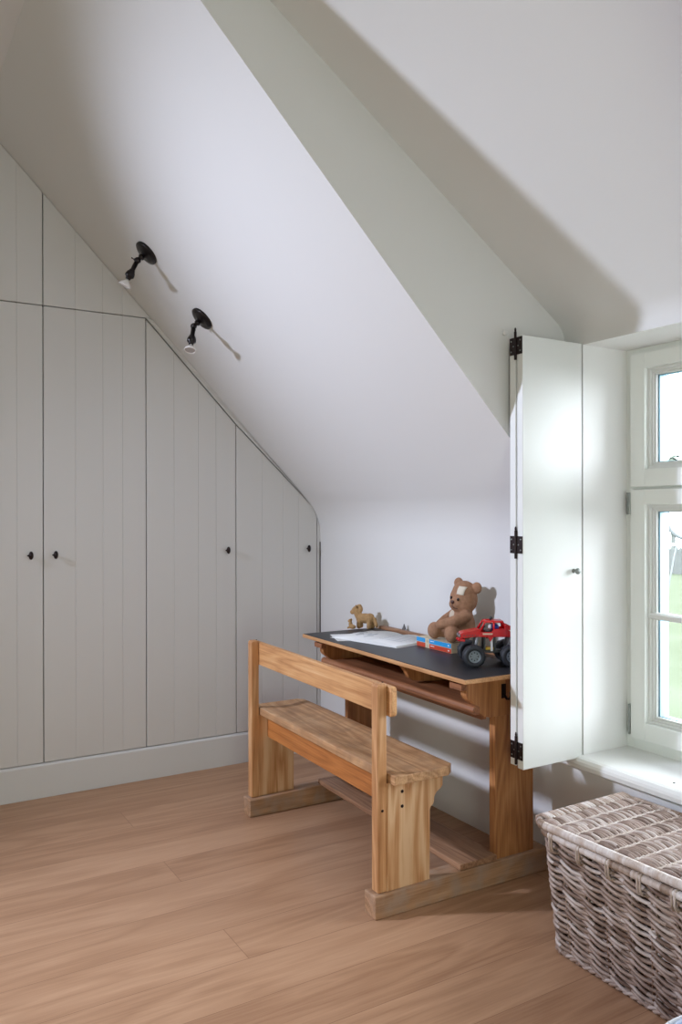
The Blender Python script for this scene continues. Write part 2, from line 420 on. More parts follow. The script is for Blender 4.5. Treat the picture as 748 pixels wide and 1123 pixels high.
# ------------------------------------------------------------------ window
def window():
    w = thing('window_1', 'white two-part casement window with a small top light', 'window', (WL, YF, .48)); w['kind'] = 'structure'
    del w['label']; del w['category']
    W = WR-WL; Ht = WT-.48
    bm = NB()   # fixed frame
    for (x0, x1, z0, z1) in ((0, .032, 0, Ht), (W-.032, W, 0, Ht), (.032, W-.032, 0, .055), (.032, W-.032, Ht-.028, Ht), (W/2-.035, W/2+.035, .055, Ht-.028), (.032, W-.032, .985, 1.03)):
        box(bm, x0, x1, .006, .075, z0, z1)
    obj('frame', bm, M['frame'], w, bevel=.002)
    bm = NB()
    for (x0, x1) in ((.022, W/2-.01), (W/2+.01, W-.022)): pass
    bm.free()
    def sash(x0, x1, z0, z1, bars, nm):
        st = .066
        bm = NB()
        # stiles and rails
        box(bm, x0, x0+st, -.014, .05, z0, z1); box(bm, x1-st, x1, -.014, .05, z0, z1)
        box(bm, x0+st, x1-st, -.0135, .05, z0, z0+st); box(bm, x0+st, x1-st, -.0135, .05, z1-.058, z1)
        s = obj(nm, bm, M['frame'], w, bevel=.0015)
        gx0, gx1, gz0, gz1 = x0+st, x1-st, z0+st, z1-.058
        # stepped moulding towards the glass
        bm = NB()
        for k, (d, y0, y1) in enumerate(((.011, .004, .05), (.019, .012, .05), (.026, .020, .05))):
            a = gx0 + (0, .011, .019)[k]; b = gx1 - (0, .011, .019)[k]; c = gz0 + (0, .011, .019)[k]; e = gz1 - (0, .011, .019)[k]
            t = d - (0, .011, .019)[k]
            box(bm, a, a+t, y0, y1, c, e); box(bm, b-t, b, y0, y1, c, e)
            box(bm, a+t, b-t, y0, y1, c, c+t); box(bm, a+t, b-t, y0, y1, e-t, e)
        obj('moulding', bm, M['white'], s, bevel=.0015)
        if bars:
            bm = NB()
            for z in bars:
                prism(bm, [(.000, z-.006), (.000, z+.006), (.014, z+.013), (.028, z+.014), (.028, z-.014), (.014, z-.013)], 'x', gx0+.005, gx1-.005)
            obj('glazing_bar', bm, M['white'], s)
        bm = NB()   # spacer seen through the pane
        a, b, c, e = gx0+.026, gx1-.026, gz0+.026, gz1-.026
        for (p, q, r_, t_) in ((a, a+.006, c, e), (b-.006, b, c, e)): box(bm, p, q, .0345, .085, r_, t_)
        for (p, q, r_, t_) in ((a+.006, b-.006, c, c+.003), (a+.006, b-.006, e-.003, e)): box(bm, p, q, .0345, .06, r_, t_)
        obj('spacer', bm, M['spacer'], s)
        bm = NB(); box(bm, a+.001, b-.001, .030, .033, c+.001, e-.001)
        obj('pane', bm, M['glass'], s)
    for i, (x0, x1) in enumerate(((.034, W/2-.004), (W/2+.004, W-.034))):
        sash(x0, x1, .046, 1.001, [.52], 'casement')
        sash(x0, x1, 1.012, Ht-.024, [], 'top_light')
    # hinges on the left casement
    bm = NB()
    box(bm, .014, .030, -.012, .006, .905, .990); lathe(bm, [(.006, 0), (.006, .084)], (.030, -.014, .905), (0, 0, 1), 12)
    obj('hinge', bm, M['steel'], w, bevel=.001)
    bm = NB()
    box(bm, .016, .028, -.008, .006, .058, .17); lathe(bm, [(.005, 0), (.006, .02), (.004, .04), (.004, .11)], (.026, -.012, .056), (0, 0, 1), 12)
    obj('hinge', bm, M['steel'], w, bevel=.001)
window()

# ------------------------------------------------------------------ outside
bm = NB()
quad(bm, (-70, 4, -2.75), (45, 4, -2.75), (45, 75, -2.75), (-70, 75, -2.75)); obj('ground', bm, M['grass'], kind='structure')
def place(px, yy, z):
    """point on the ray through column px of the photograph at world y = yy"""
    yaw = 1.03139
    f = Vector((-math.sin(yaw), math.cos(yaw), 0)); r = Vector((math.cos(yaw), math.sin(yaw), 0))
    d = f + r*((px-374)/888.5); t = yy/d.y
    p = d*t; return Vector((p.x, p.y, z))
def fence():
    p0, p1 = place(700, 46, -2.75), place(775, 46, -2.75)
    t = thing('picket_fence', 'pale picket fence along the far side of the lawn', 'fence', p0)
    L = (p1-p0).length
    n = 60
    for i in range(n):
        bm = NB(); x = L*i/(n-1); h = 1.75 + .1*math.sin(i*1.7)
        prism(bm, [(x-.06, 0), (x+.06, 0), (x+.06, h-.1), (x, h), (x-.06, h-.1)], 'y', -.02, .02)
        obj('picket', bm, M['fence'], t)
    for z in (.4, 1.35):
        bm = NB(); box(bm, 0, L, .022, .07, z, z+.1); obj('rail', bm, M['fence'], t)
    bm = NB(); box(bm, L*.45, L*1.0, -.09, -.03, 1.86, 1.99); obj('top_board', bm, M['sheet'], t)
fence()
def tree(px, yy, h, w, label, seed):
    rnd = random.Random(seed); p = place(px, yy, -2.75)
    t = thing('garden_tree', label, 'tree', p)
    bm = NB(); tube(bm, [(0, 0, 0), (.05, 0, h*.3), (0, .05, h*.62)], [.22, .17, .08], 8); obj('trunk', bm, M['fence'], t)
    bm = NB()
    for i in range(900):
        a = rnd.random()*2*PI; u = rnd.random()*2-1; r = rnd.random()**.4
        c = Vector((math.cos(a)*math.sqrt(1-u*u)*w*r, math.sin(a)*math.sqrt(1-u*u)*w*r, h*.62 + u*h*.38*r))
        s = rnd.uniform(.15, .38)
        d = Vector((rnd.random()-.5, rnd.random()-.5, rnd.random()-.5)).normalized(); e = d.orthogonal().normalized()
        g = d.cross(e)
        vs = [bm.verts.new(c + e*s), bm.verts.new(c + g*s*.55), bm.verts.new(c - e*s), bm.verts.new(c - g*s*.55)]
        bm.faces.new(vs)
    obj('foliage', bm, M['leaf'], t)
tree(738, 54, 8.6, 2.6, 'pale leafy tree above the window rail, beyond the lawn', 3)
def hoop():
    p = place(753, 20, 0)
    t = thing('garden_hoop', 'round grey hoop with a white net raised on two poles over the lawn', 'hoop', (p.x, p.y, -2.75))
    ring = []; d = Vector((math.cos(1.03), math.sin(1.03), 0)); R = .56; zc_ = 3.93
    for k in range(41):
        a = 2*PI*k/40; ring.append(d*math.cos(a)*R + Vector((0, 0, zc_+math.sin(a)*R)))
    bm = NB(); tube(bm, ring, .055, 8, cap=False); obj('ring', bm, M['hoop'], t)
    bm = NB(); lathe(bm, [(R-.02, -.01), (R-.02, .01)], (0, 0, zc_), Vector((-d.y, d.x, 0)), 40); obj('net', bm, M['sheet'], t)
    for s in (-1, 1):
        bm = NB(); tube(bm, [d*s*.25 + Vector((0, 0, zc_-.57)), d*s*.9 + Vector((0, 0, 0))], .022, 8); obj('leg', bm, M['hoop'], t)
hoop()

# ------------------------------------------------------------------ built-in cupboards
def clip(poly, a, b, c):
    """keep the part of polygon where a*y + b*z <= c"""
    out = []
    for i in range(len(poly)):
        p, q = poly[i], poly[(i+1) % len(poly)]
        dp, dq = a*p[0]+b*p[1]-c, a*q[0]+b*q[1]-c
        if dp <= 0: out.append(p)
        if (dp < 0 < dq) or (dq < 0 < dp):
            t = dp/(dp-dq); out.append((p[0]+t*(q[0]-p[0]), p[1]+t*(q[1]-p[1])))
    return out
def cupboards():
    w = thing('built_in_wardrobe', 'built-in row of grey plank cupboard doors under the sloping ceiling', 'wardrobe', (XC, 0, 0))
    ZB, ZT = .168, 2.411
    g = .0022
    def top1(y): return 3.755-1.035*y
    def boards(name, ys, z0, z1, cuts):
        """one door: tongued boards between the given y values"""
        bm = NB()
        for i, (y0, y1) in enumerate(zip(ys, ys[1:])):
            a = y0 + (g if i == 0 else .0); b = y1 - (g if i == len(ys)-2 else .0)
            poly = [(a, z0), (b, z0), (b, z1), (a, z1)]
            for c in cuts: poly = clip(poly, *c)
            if len(poly) > 2: prism(bm, poly, 'x', -.03, -.008)
        bmesh.ops.remove_doubles(bm, verts=bm.verts, dist=1e-6) if False else None
        return obj(name, bm, M['closet'], w, bevel=.0022, seg=1)
    c3 = (1.035, 1, 3.755-.004)
    c4 = (.934, 1, 1.879+.934*1.813-.004)
    cc = (1.02, 1, 3.77-.002)
    doors = [([.28, .47, .666, .788], ZB+g, ZT-g, []), ([.788, .942, 1.077, 1.178, 1.302], ZB+g, ZT-g, []),
             ([1.302, 1.452, 1.588, 1.690, 1.81], ZB+g, 3, [c3]), ([1.81, 1.968, 2.1, 2.2, 2.324], ZB+g, 3, [c4])]
    knobs = [(.727, 1.187), (.843, 1.187), (1.757, 1.186), (2.262, 1.183)]
    prof = [(.0045, 0), (.0055, .006), (.006, .012), (.0175, .015), (.0185, .019), (.012, .023), (.006, .027), (.001, .028)]
    for (ys, z0, z1, cuts), (ky, kz) in zip(doors, knobs):
        d = boards('door', ys, z0, z1, cuts)
        bm = NB(); lathe(bm, prof, (0, 0, 0), (1, 0, 0), 18)
        for v in bm.verts: v.co = Vector((v.co.x-.008, v.co.y*(.62 if v.co.x > .013 else 1)+ky, v.co.z*1.08+kz))
        tube(bm, [(.011, ky, kz), (.011, ky-.012, kz), (.011, ky-.018, kz)], [.006, .005, .002], 8)
        obj('knob', bm, M['iron'], d)
    boards('door', [-.23, -.06, .12, .28], ZB+g, ZT-g, [])
    boards('upper_door', [.28, .47, .666, .788], ZT+g, 3.4, [cc])
    boards('upper_door', [.788, .942, 1.077, 1.178, 1.34], ZT+g, 3.4, [cc])
    boards('upper_door', [-.23, -.06, .12, .28], ZT+g, ZF-.002, [cc])
    # plinth with a rounded top edge
    bm = NB(); prism(bm, [(0, 0), (0, .155), (-.004, .163), (-.012, .167), (-.03, .167), (-.03, 0)], 'y', -.23, YW-.001)
    for v in bm.verts: v.co = Vector((v.co.x, v.co.y, v.co.z))
    obj('plinth', bm, M['plinth'], w, bevel=.001)
    # scribing strip between the doors and the slope and wall
    bm = NB()
    n = 10
    lo = [(1.299, 2.4105), (1.81, 1.882), (2.3255, 1.4005)]
    up = [(1.325, slope(1.325)), (1.83, slope(1.83)), (2.275, slope(2.275)), (2.334, 1.386)]
    poly = [(1.300, 2.4155), (1.8115, 1.8855), (2.326, 1.4035), (2.326, ZB), (YW-.001, ZB), (YW-.001, 1.2555)]
    poly += [(p[0]-.0008, p[1]-.0008) for p in knee[1:]] + [(1.338, slope(1.338)-.001)]
    prism(bm, poly, 'x', -.03, -.006)
    obj('scribe_strip', bm, M['closet'], w)
    # carcass behind: makes the joints dark
    bm = NB()
    poly = [(-.23, .02), (YW-.01, .02), (YW-.01, 1.22), (2.25, slope(2.25)-.03), (YS0+.04, ZF-.03), (-.23, ZF-.03)]
    prism(bm, poly, 'x', -.055, -.036)
    obj('carcass', bm, M['dark'], w)
cupboards()
bm = NB(); box(bm, XC-.5, XC, YE, -.232, 0, ZF); obj('wall_left_pier', bm, M['wall'], kind='structure')
# dark shrinkage joint in the corner between cupboards and wall
bm = NB(); box(bm, XC-.004, XC-.0045+.002, YW-.006, YW-.0005, .66, 1.22); obj('trim_3', bm, M['iron'], kind='structure')

# ------------------------------------------------------------------ folding shutter
def shutter():
    t = thing('folding_shutter', 'white folding window shutter standing open beside the window', 'shutter', (-2.145, 2.04, .475))
    Hs = 1.552
    bm = NB(); box(bm, -.029, 0, 0, .298, 0, Hs); p1 = obj('panel', bm, M['white'], t, bevel=.0015)
    bm = NB(); box(bm, -.066, -.037, 0, .296, .006, Hs-.004); obj('panel', bm, M['white'], t, bevel=.0015)
    prof = [(.0085, 0), (.0085, .002), (.0045, .004), (.0045, .014), (.011, .018), (.012, .023), (.008, .028), (.001, .0295)]
    bm = NB(); lathe(bm, prof, (0, .253, .701), (1, 0, 0), 20); obj('knob', bm, M['steel'], p1)
    for z in (1.518, .803, .063):
        bm = NB()
        box(bm, -.0645, -.036, -.0022, 0, z-.031, z+.031); box(bm, -.030, -.0015, -.0022, 0, z-.031, z+.031)
        lathe(bm, [(.0045, 0), (.005, .004), (.005, .098), (.0045, .102)], (-.033, -.004, z-.05), (0, 0, 1), 12)
        lathe(bm, [(.003, 0), (.004, .006), (.0025, .012), (.001, .014)], (-.033, -.004, z+.052), (0, 0, 1), 10)
        h = obj('hinge', bm, M['iron'], t)
        for xx in (-.056, -.045, -.021, -.010):
            for q in ((z-.019, z+.019) if xx in (-.056, -.010) else (z,)):
                bm = NB(); lathe(bm, [(.003, 0), (.003, .0012), (.001, .002)], (xx, -.0022, q), (0, -1, 0), 8)
                obj('screw', bm, M['steel'], h)
shutter()
bm = NB(); lathe(bm, [(.012, 0), (.012, .003), (.009, .006), (.001, .0065)], (XCH, 2.036, 2.052), (1, 0, 0), 20)
tag(obj('shutter_stop', bm, M['wall']), 'small white round buffer on the dormer side wall above the shutter', 'buffer')

# ------------------------------------------------------------------ wall spotlights
def spotlight(base, bulb, label, side):
    n = Vector((0, -1.02, -1)).normalized()
    t = thing('wall_spotlight', label, 'lamp', base, group='black spotlights on the sloping ceiling')
    bm = NB(); lathe(bm, [(.060, -.001), (.060, .008), (.056, .011), (.050, .012), (.046, .015), (.041, .0155), (.030, .018), (.016, .022), (.012, .026)], (0, 0, 0), n, 36)
    obj('base_plate', bm, M['bronze'], t)
    B = Vector(bulb); P1 = n*.062; d = (B-P1).normalized()
    bm = NB(); tube(bm, [n*.018, n*.03, n*.034, n*.040, n*.044, n*.062], [.010, .010, .015, .015, .0095, .0095], 12)
    obj('stem', bm, M['bronze'], t)
    bm = NB(); ball(bm, P1, .0155, 2)
    e = d.cross(n).normalized()
    tube(bm, [P1 - e*.016, P1 + e*.016], .008, 10)
    tube(bm, [P1 + e*.012*side, P1 + e*.028*side], .003, 8)
    g = (d.cross(e)).normalized()
    c = P1 + e*.030*side
    tube(bm, [c - g*.010, c - g*.004, c + g*.004, c + g*.010], [.004, .002, .002, .004], 8)
    j = obj('swivel_joint', bm, M['bronze'], t)
    L = (B-P1).length; sk = L-.032
    bm = NB(); lathe(bm, [(.0105, .004), (.0105, sk-.045), (.014, sk-.043), (.014, sk-.037), (.018, sk-.034), (.0215, sk-.022), (.0215, sk-.012), (.014, sk-.006), (.0115, sk), (.0115, sk+.004)], P1, d, 18)
    obj('lamp_holder', bm, M['bronze'], t)
    bm = NB(); lathe(bm, [(.006, sk+.002), (.0075, sk+.010), (.009, sk+.012), (.017, sk+.017), (.026, sk+.027), (.0290, sk+.034), (.0290, sk+.037), (.0275, sk+.038), (.025, sk+.036), (.014, sk+.024), (.006, sk+.018)], P1, d, 28)
    b = obj('bulb', bm, M['bulbglass'], t); b['label'] = 'pale reflector bulb'
    bm = NB(); lathe(bm, [(.0245, sk+.0345), (.015, sk+.0265), (.006, sk+.022), (.003, sk+.031), (.001, sk+.032)], P1, d, 20)
    obj('reflector', bm, M['reflector'], b)
spotlight((-3.665, 1.153, slope(1.153)), (-.030, -.094, -.155), 'upper black swivel spotlight on the sloping ceiling, its bulb tilted left', 1)
spotlight((-3.656, 1.420, slope(1.420)), (.033, -.074, -.163), 'lower black swivel spotlight on the sloping ceiling, its bulb facing down', 1)

# ------------------------------------------------------------------ the old school desk with its attached bench
DESK = Vector((-2.312, 1.519, 0)); DROT = math.radians(-1.1)
def desk():
    t = thing('school_desk', 'old oak school desk with attached bench and black top against the white wall', 'desk', DESK, DROT)
    C = -.575                                # mirror plane
    def both(f):
        for s in (1, -1): f(lambda x: x if s == 1 else 2*C - x, s)
    def bxm(bm, mx, x0, x1, *r):
        a, b = sorted((mx(x0), mx(x1))); box(bm, a, b, *r)
    def prm(bm, mx, pts, x0, x1):
        a, b = sorted((mx(x0), mx(x1))); prism(bm, pts, 'x', a, b)
    Z0 = .088
    def side(mx, s):
        bm = NB(); prm(bm, mx, [(0, 0), (.79, 0), (.79, .092), (.30, Z0), (0, .080)], -.075, 0)
        obj('runner', bm, M['oak_y'], t, bevel=.005)
        bm = NB(); prm(bm, mx, [(.018, Z0-.006), (.056, Z0-.006), (.056, .798), (.050, .803), (.024, .803), (.018, .796)], -.055, -.014)
        obj('post', bm, M['oak_z'], t, bevel=.004)
        prof = [(.054, Z0-.006), (.236, Z0-.003), (.238, .335), (.243, .345), (.252, .350), (.256, .360), (.258, .378), (.268, .392), (.286, .402), (.294, .412), (.296, .4575), (.054, .4575)]
        bm = NB(); prm(bm, mx, prof, -.050, -.012)
        pn = obj('bench_panel', bm, M['oak_panel'], t, bevel=.002)
        if s == 1:
            for (y, z) in ((.118, .420), (.118, .368)):
                bm = NB(); lathe(bm, [(.006, 0), (.006, .001), (.003, .0012)], (-.012, y, z), (1, 0, 0), 12); obj('screw', bm, M['iron'], pn)
            bm = NB(); lathe(bm, [(.005, 0), (.005, .001), (.003, .0012)], (-.014, .037, .365), (1, 0, 0), 12); obj('screw', bm, M['iron'], pn)
        # desk leg
        bm = NB(); prm(bm, mx, [(.538, Z0), (.730, Z0), (.730, .64), (.538, .64)], -.046, -.012)
        obj('leg', bm, M['oak_leg'], t, bevel=.003)
        br = [(.390, .781), (.390, .757), (.398, .750), (.400, .720), (.408, .706), (.437, .683), (.452, .668), (.463, .650), (.482, .634), (.510, .628), (.735, .628), (.760, .66), (.768, .70), (.768, .781)]
        bm = NB(); prm(bm, mx, br, -.044, -.008)
        obj('bracket', bm, M['oak_leg'], t, bevel=.002)
        bm = NB(); bxm(bm, mx, -.075, -.004, .372, .400, .742, .766)
        obj('cleat', bm, M['oak_dark'], t, bevel=.002)
    both(side)
    # bench: dished seat between two level ends
    bm = NB(); nx, ny = 44, 14
    X0, X1, Y0, Y1 = -1.18, .030, .060, .322
    top = []; bot = []
    for i in range(nx+1):
        u = i/nx; x = X0 + (X1-X0)*u; rt = []; rb = []
        for j in range(ny+1):
            v = j/ny; y = Y0 + (Y1-Y0)*v
            e = min(u, 1-u)*(X1-X0)
            dip = .011*math.sin(PI*min(1, max(0, (v-.10)/.82)))*min(1, max(0, (e-.016)/.012))
            # rounded back corners
            rad = .035; yy = y
            if e < rad: yy = min(y, Y1 - rad + math.sqrt(max(0, rad*rad-(rad-e)**2)))
            rt.append(bm.verts.new((x, yy, .491 - dip))); rb.append(bm.verts.new((x, yy, .4585)))
        top.append(rt); bot.append(rb)
    for i in range(nx):
        for j in range(ny):
            f = bm.faces.new((top[i][j], top[i+1][j], top[i+1][j+1], top[i][j+1])); f.smooth = True
            bm.faces.new((bot[i][j], bot[i][j+1], bot[i+1][j+1], bot[i+1][j]))
        bm.faces.new((top[i][0], bot[i][0], bot[i+1][0], top[i+1][0])); bm.faces.new((top[i][ny], top[i+1][ny], bot[i+1][ny], bot[i][ny]))
    for j in range(ny):
        bm.faces.new((top[0][j], top[0][j+1], bot[0][j+1], bot[0][j])); bm.faces.new((top[nx][j], bot[nx][j], bot[nx][j+1], top[nx][j+1]))
    bmesh.ops.remove_doubles(bm, verts=bm.verts, dist=1e-5)
    obj('seat', bm, M['oak_seat'], t, bevel=.003, seg=2)
    bm = NB(); box(bm, -1.10, -.05, .100, .122, .352, .458); obj('apron', bm, M['oak_apron'], t, bevel=.002)
    # backrest rail with rounded ends
    bm = NB(); pts = []
    a, b, z0, z1, r = -1.165, .016, .690, .794, .016
    for (cx, cz, s0) in ((b-r, z1-r, 0), (a+r, z1-r, 90), (a+r, z0+r, 180), (b-r, z0+r, 270)):
        for k in range(5):
            an = math.radians(s0 + 22.5*k); pts.append((cx+r*math.cos(an), cz+r*math.sin(an)))
    prism(bm, pts, 'y', .0565, .079); obj('backrest', bm, M['oak_x'], t, bevel=.003)
    for x in (-.035, -1.115):
        bm = NB(); lathe(bm, [(.0035, 0), (.0035, .002), (.001, .003)], (x, .052, .803), (0, 0, 1), 8); obj('nail', bm, M['iron'], t)
    # foot board
    bm = NB(); box(bm, -1.09, .002, .362, .535, .0915, .114); obj('footrest', bm, M['oak_foot'], t, bevel=.003)
    # shelf below the top
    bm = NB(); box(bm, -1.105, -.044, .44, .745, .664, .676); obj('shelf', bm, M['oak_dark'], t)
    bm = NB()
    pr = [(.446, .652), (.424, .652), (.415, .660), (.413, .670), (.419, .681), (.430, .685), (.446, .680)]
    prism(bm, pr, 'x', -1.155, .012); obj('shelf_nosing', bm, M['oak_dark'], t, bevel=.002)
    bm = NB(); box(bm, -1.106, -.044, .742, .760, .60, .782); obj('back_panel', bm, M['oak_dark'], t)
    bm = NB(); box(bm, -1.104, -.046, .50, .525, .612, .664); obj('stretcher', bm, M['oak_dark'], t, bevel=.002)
    bm = NB(); prism(bm, [(.392, .781), (.398, .765), (.420, .752), (.440, .730), (.452, .705), (.475, .690), (.52, .684), (.60, .677), (.741, .677), (.741, .781)], 'x', -.480, -.452)
    obj('divider', bm, M['oak_leg'], t, bevel=.002)
    # top: oak edging round a black linoleum field
    bm = NB(); box(bm, -1.200, .066, .334, .785, .782, .7985); obj('tabletop', bm, M['oak_edge'], t, bevel=.003)
    bm = NB(); box(bm, -1.196, .062, .338, .748, .7975, .8003); obj('writing_surface', bm, M['lino'], t, bevel=.0006, seg=1)
    bm = NB(); box(bm, -1.150, .02, .700, .742, .8000, .8012); obj('pencil_groove', bm, M['groove'], t)
    bm = NB(); box(bm, -1.160, .03, .754, .785, .798, .815); obj('rear_lip', bm, M['oak_foot'], t, bevel=.005)
    # coat hook on the right side
    bm = NB(); box(bm, -.008, -.0045, .566, .586, .694, .748)
    tube(bm, [(-.004, .576, .708), (.012, .576, .694), (.026, .577, .697), (.031, .578, .712), (.030, .578, .722)], [.005, .005, .0045, .0045, .006], 10)
    obj('coat_hook', bm, M['iron'], t)
desk()
dm = Matrix.Translation(DESK) @ Matrix.Rotation(DROT, 4, 'Z')
ZT = .8004

# ------------------------------------------------------------------ things on the desk
def open_book():
    # corners on the desk from the photograph: spine runs towards the wall
    t = thing('open_book', 'open white picture book lying on the black desk top', 'book', (-3.15, 2.115, ZT), math.radians(13))
    def page(side, name):
        bm = NB(); nx, ny = 10, 2; Wd, D = .205, .27
        up, dn = [], []
        for i in range(nx+1):
            u = i/nx; x = side*u*Wd
            z = .004 + .012*math.sin(PI*min(1, u*1.15))**.8*(1-u*.7) if u < .87 else .004 + .004*(1-u)
            up.append([bm.verts.new((x, -D/2 + D*j/ny, z + .0015)) for j in range(ny+1)])
            dn.append([bm.verts.new((x, -D/2 + D*j/ny, .0004)) for j in range(ny+1)])
        for i in range(nx):
            for j in range(ny):
                f = bm.faces.new((up[i][j], up[i+1][j], up[i+1][j+1], up[i][j+1])); f.smooth = True
                bm.faces.new((dn[i][j], dn[i][j+1], dn[i+1][j+1], dn[i+1][j]))
            bm.faces.new((up[i][0], dn[i][0], dn[i+1][0], up[i+1][0])); bm.faces.new((up[i][ny], up[i+1][ny], dn[i+1][ny], dn[i][ny]))
        for j in range(ny):
            bm.faces.new((up[nx][j], dn[nx][j], dn[nx][j+1], up[nx][j+1]))
        return obj(name, bm, M['paper'], t)
    pl = page(-1, 'page_block'); pr = page(1, 'page_block')
    bm = NB(); box(bm, -.215, .215, -.14, .14, 0, .0006); obj('cover', bm, M['paper'], t)
    rnd = random.Random(4)
    bm = NB()      # a faint line drawing on the left page
    for k in range(9):
        x = -.15 + .012*k; y = -.02 + .03*math.sin(k*1.3)
        tube(bm, [(x, y-.03, .0185-.0004*k), (x+.02*rnd.random(), y+.02, .0188-.0004*k)], .0009, 5)
    obj('drawing', bm, M['print'], pl)
    bm = NB()      # lines of print on the right page
    for k in range(6):
        y = .09 - .03*k
        box(bm, .03, .17, y, y+.004, .0145, .0150)
    obj('print', bm, M['print'], pr)
open_book()
bm = NB(); box(bm, -.10, .10, -.07, .07, 0, .0012)
tag(obj('paper_sheet', bm, M['paper'], loc=(-3.285, 2.005, ZT)), 'loose white paper sheet sticking out from under the open book', 'paper').rotation_euler = (0, 0, math.radians(-20))

def stacked_book(z, spine, label, sh):
    # spine faces the room (-y)
    t = thing('book', label, 'book', (-2.806+sh, 2.146, z), math.radians(-1))
    Wd, D, H = .250, .150, .0205
    bm = NB(); box(bm, -Wd/2+.003, Wd/2-.003, .003, D-.002, .002, H-.002); obj('page_block', bm, M['pages'], t)
    bm = NB(); box(bm, -Wd/2, Wd/2, .001, D, 0, .002); box(bm, -Wd/2, Wd/2, .001, D, H-.002, H); box(bm, -Wd/2, Wd/2, 0, .003, .0, H)
    c = obj('cover', bm, M['cover'], t, bevel=.0006, seg=1)
    for (a, b) in ((-Wd/2+.001, -.060), (-.030, Wd/2-.001)):
        bm = NB(); box(bm, a, b, -.0007, .0004, .001, H-.001); obj('spine_panel', bm, spine, c)
    bm = NB()
    box(bm, -.022, .006, -.0011, -.0006, H*.52, H*.66); obj('spine_lettering', bm, M['whitep'], c)
    bm = NB(); box(bm, .102, .112, -.0011, -.0006, H*.36, H*.62); obj('spine_emblem', bm, M['whitep'], c)
    bm = NB(); lathe(bm, [(.008, 0), (.008, .0006), (.004, .0008)], (-.045, 0, H/2), (0, -1, 0), 14); obj('emblem', bm, M['pages'], c)
    return t
stacked_book(ZT, M['redspine'], 'book with a brick red spine, bottom of the stack under the bear', 0)
stacked_book(ZT+.0208, M['blue'], 'book with a sky blue spine lying on the red one', -.001)
BT = ZT + .0416

def remesh(o, v=.004, it=6):
    m = o.modifiers.new('skin', 'REMESH'); m.mode = 'VOXEL'; m.voxel_size = v; m.use_smooth_shade = True
    s = o.modifiers.new('soften', 'SMOOTH'); s.iterations = it; s.factor = .5

def bear():
    t = thing('teddy_bear', 'brown teddy bear with a cream head patch, leaning on the wall on two books', 'teddy bear', (-2.735, 2.234, BT), math.radians(-15))
    def limb(bm, pts, rs, n=14):
        for (p, r), (q, s) in zip(zip(pts, rs), zip(pts[1:], rs[1:])):
            for k in range(9):
                u = k/8; ball(bm, Vector(p).lerp(Vector(q), u), r+(s-r)*u, 2)
    HM = Matrix.Translation((.006, .012, .178)) @ Matrix.Rotation(math.radians(22), 4, 'Z') @ Matrix.Rotation(math.radians(7), 4, 'Y')
    def hb(bm, c, r, sub=3, rot=None):                           # a piece of the head, in the head's own frame
        for v in ball(bm, c, r, sub, rot): v.co = HM @ v.co
    bm = NB()
    ball(bm, (0, .016, .064), (.064, .050, .063), 3)             # torso
    ball(bm, (.002, .012, .102), (.056, .044, .042), 3)
    hb(bm, (0, .004, 0), (.063, .057, .066))                     # head
    hb(bm, (0, .006, .030), (.055, .051, .050))
    hb(bm, (0, -.008, -.024), (.056, .048, .036))                # cheeks
    hb(bm, (0, -.040, -.016), (.033, .024, .026))                # muzzle
    for s in (-1, 1): hb(bm, (s*.053, .022, .058), (.025, .016, .026), 3, Matrix.Rotation(s*.4, 4, 'Y'))   # ears
    limb(bm, [(.058, .004, .112), (.060, -.050, .092), (.020, -.098, .074)], [.026, .025, .021])
    limb(bm, [(-.052, .004, .112), (-.066, -.035, .085), (-.050, -.072, .066)], [.025, .023, .020])
    limb(bm, [(.040, 0, .036), (.052, -.050, .034)], [.034, .028])
    limb(bm, [(-.040, 0, .036), (-.068, -.070, .034)], [.034, .028])
    ball(bm, (.054, -.062, .0378), (.037, .030, .038), 3)
    ball(bm, (-.072, -.088, .0370), (.036, .030, .037), 3)
    b = obj('body', bm, M['fur'], t); remesh(b, .0034, 3)
    bm = NB()      # cloth patch following the forehead
    n = 6
    g = [[None]*(n+1) for _ in range(n+1)]
    for i in range(n+1):
        for j in range(n+1):
            x = .006 + .030*i/n; z = .026 + .034*j/n
            q = 1-(x/.0590)**2-((z-.024)/.0560)**2
            g[i][j] = bm.verts.new(HM @ Vector((x, .006 - .0540*math.sqrt(max(.02, q)), z)))
    for i in range(n):
        for j in range(n): bm.faces.new((g[i][j], g[i+1][j], g[i+1][j+1], g[i][j+1])).smooth = True
    p = obj('patch', bm, M['patch'], t); sol = p.modifiers.new('thick', 'SOLIDIFY'); sol.thickness = .005; sol.offset = 0
    p['label'] = 'cream cloth patch'
    for x in (-.020, .020):
        bm = NB(); hb(bm, (x, -.052, .006), (.0055, .005, .0075), 2); obj('eye', bm, M['eye'], t)
    bm = NB(); hb(bm, (0, -.064, -.008), (.0095, .006, .008), 2); obj('nose', bm, M['nose'], t)
    bm = NB(); tube(bm, [HM @ Vector(q) for q in ((0, -.065, -.016), (0, -.0635, -.026), (.010, -.060, -.033), (.022, -.052, -.034))], .0016, 6); obj('mouth', bm, M['nose'], t)
    bm = NB(); ball(bm, (-.018, -.018, .102), (.032, .020, .030), 3); obj('bib', bm, M['furpale'], t)
bear()

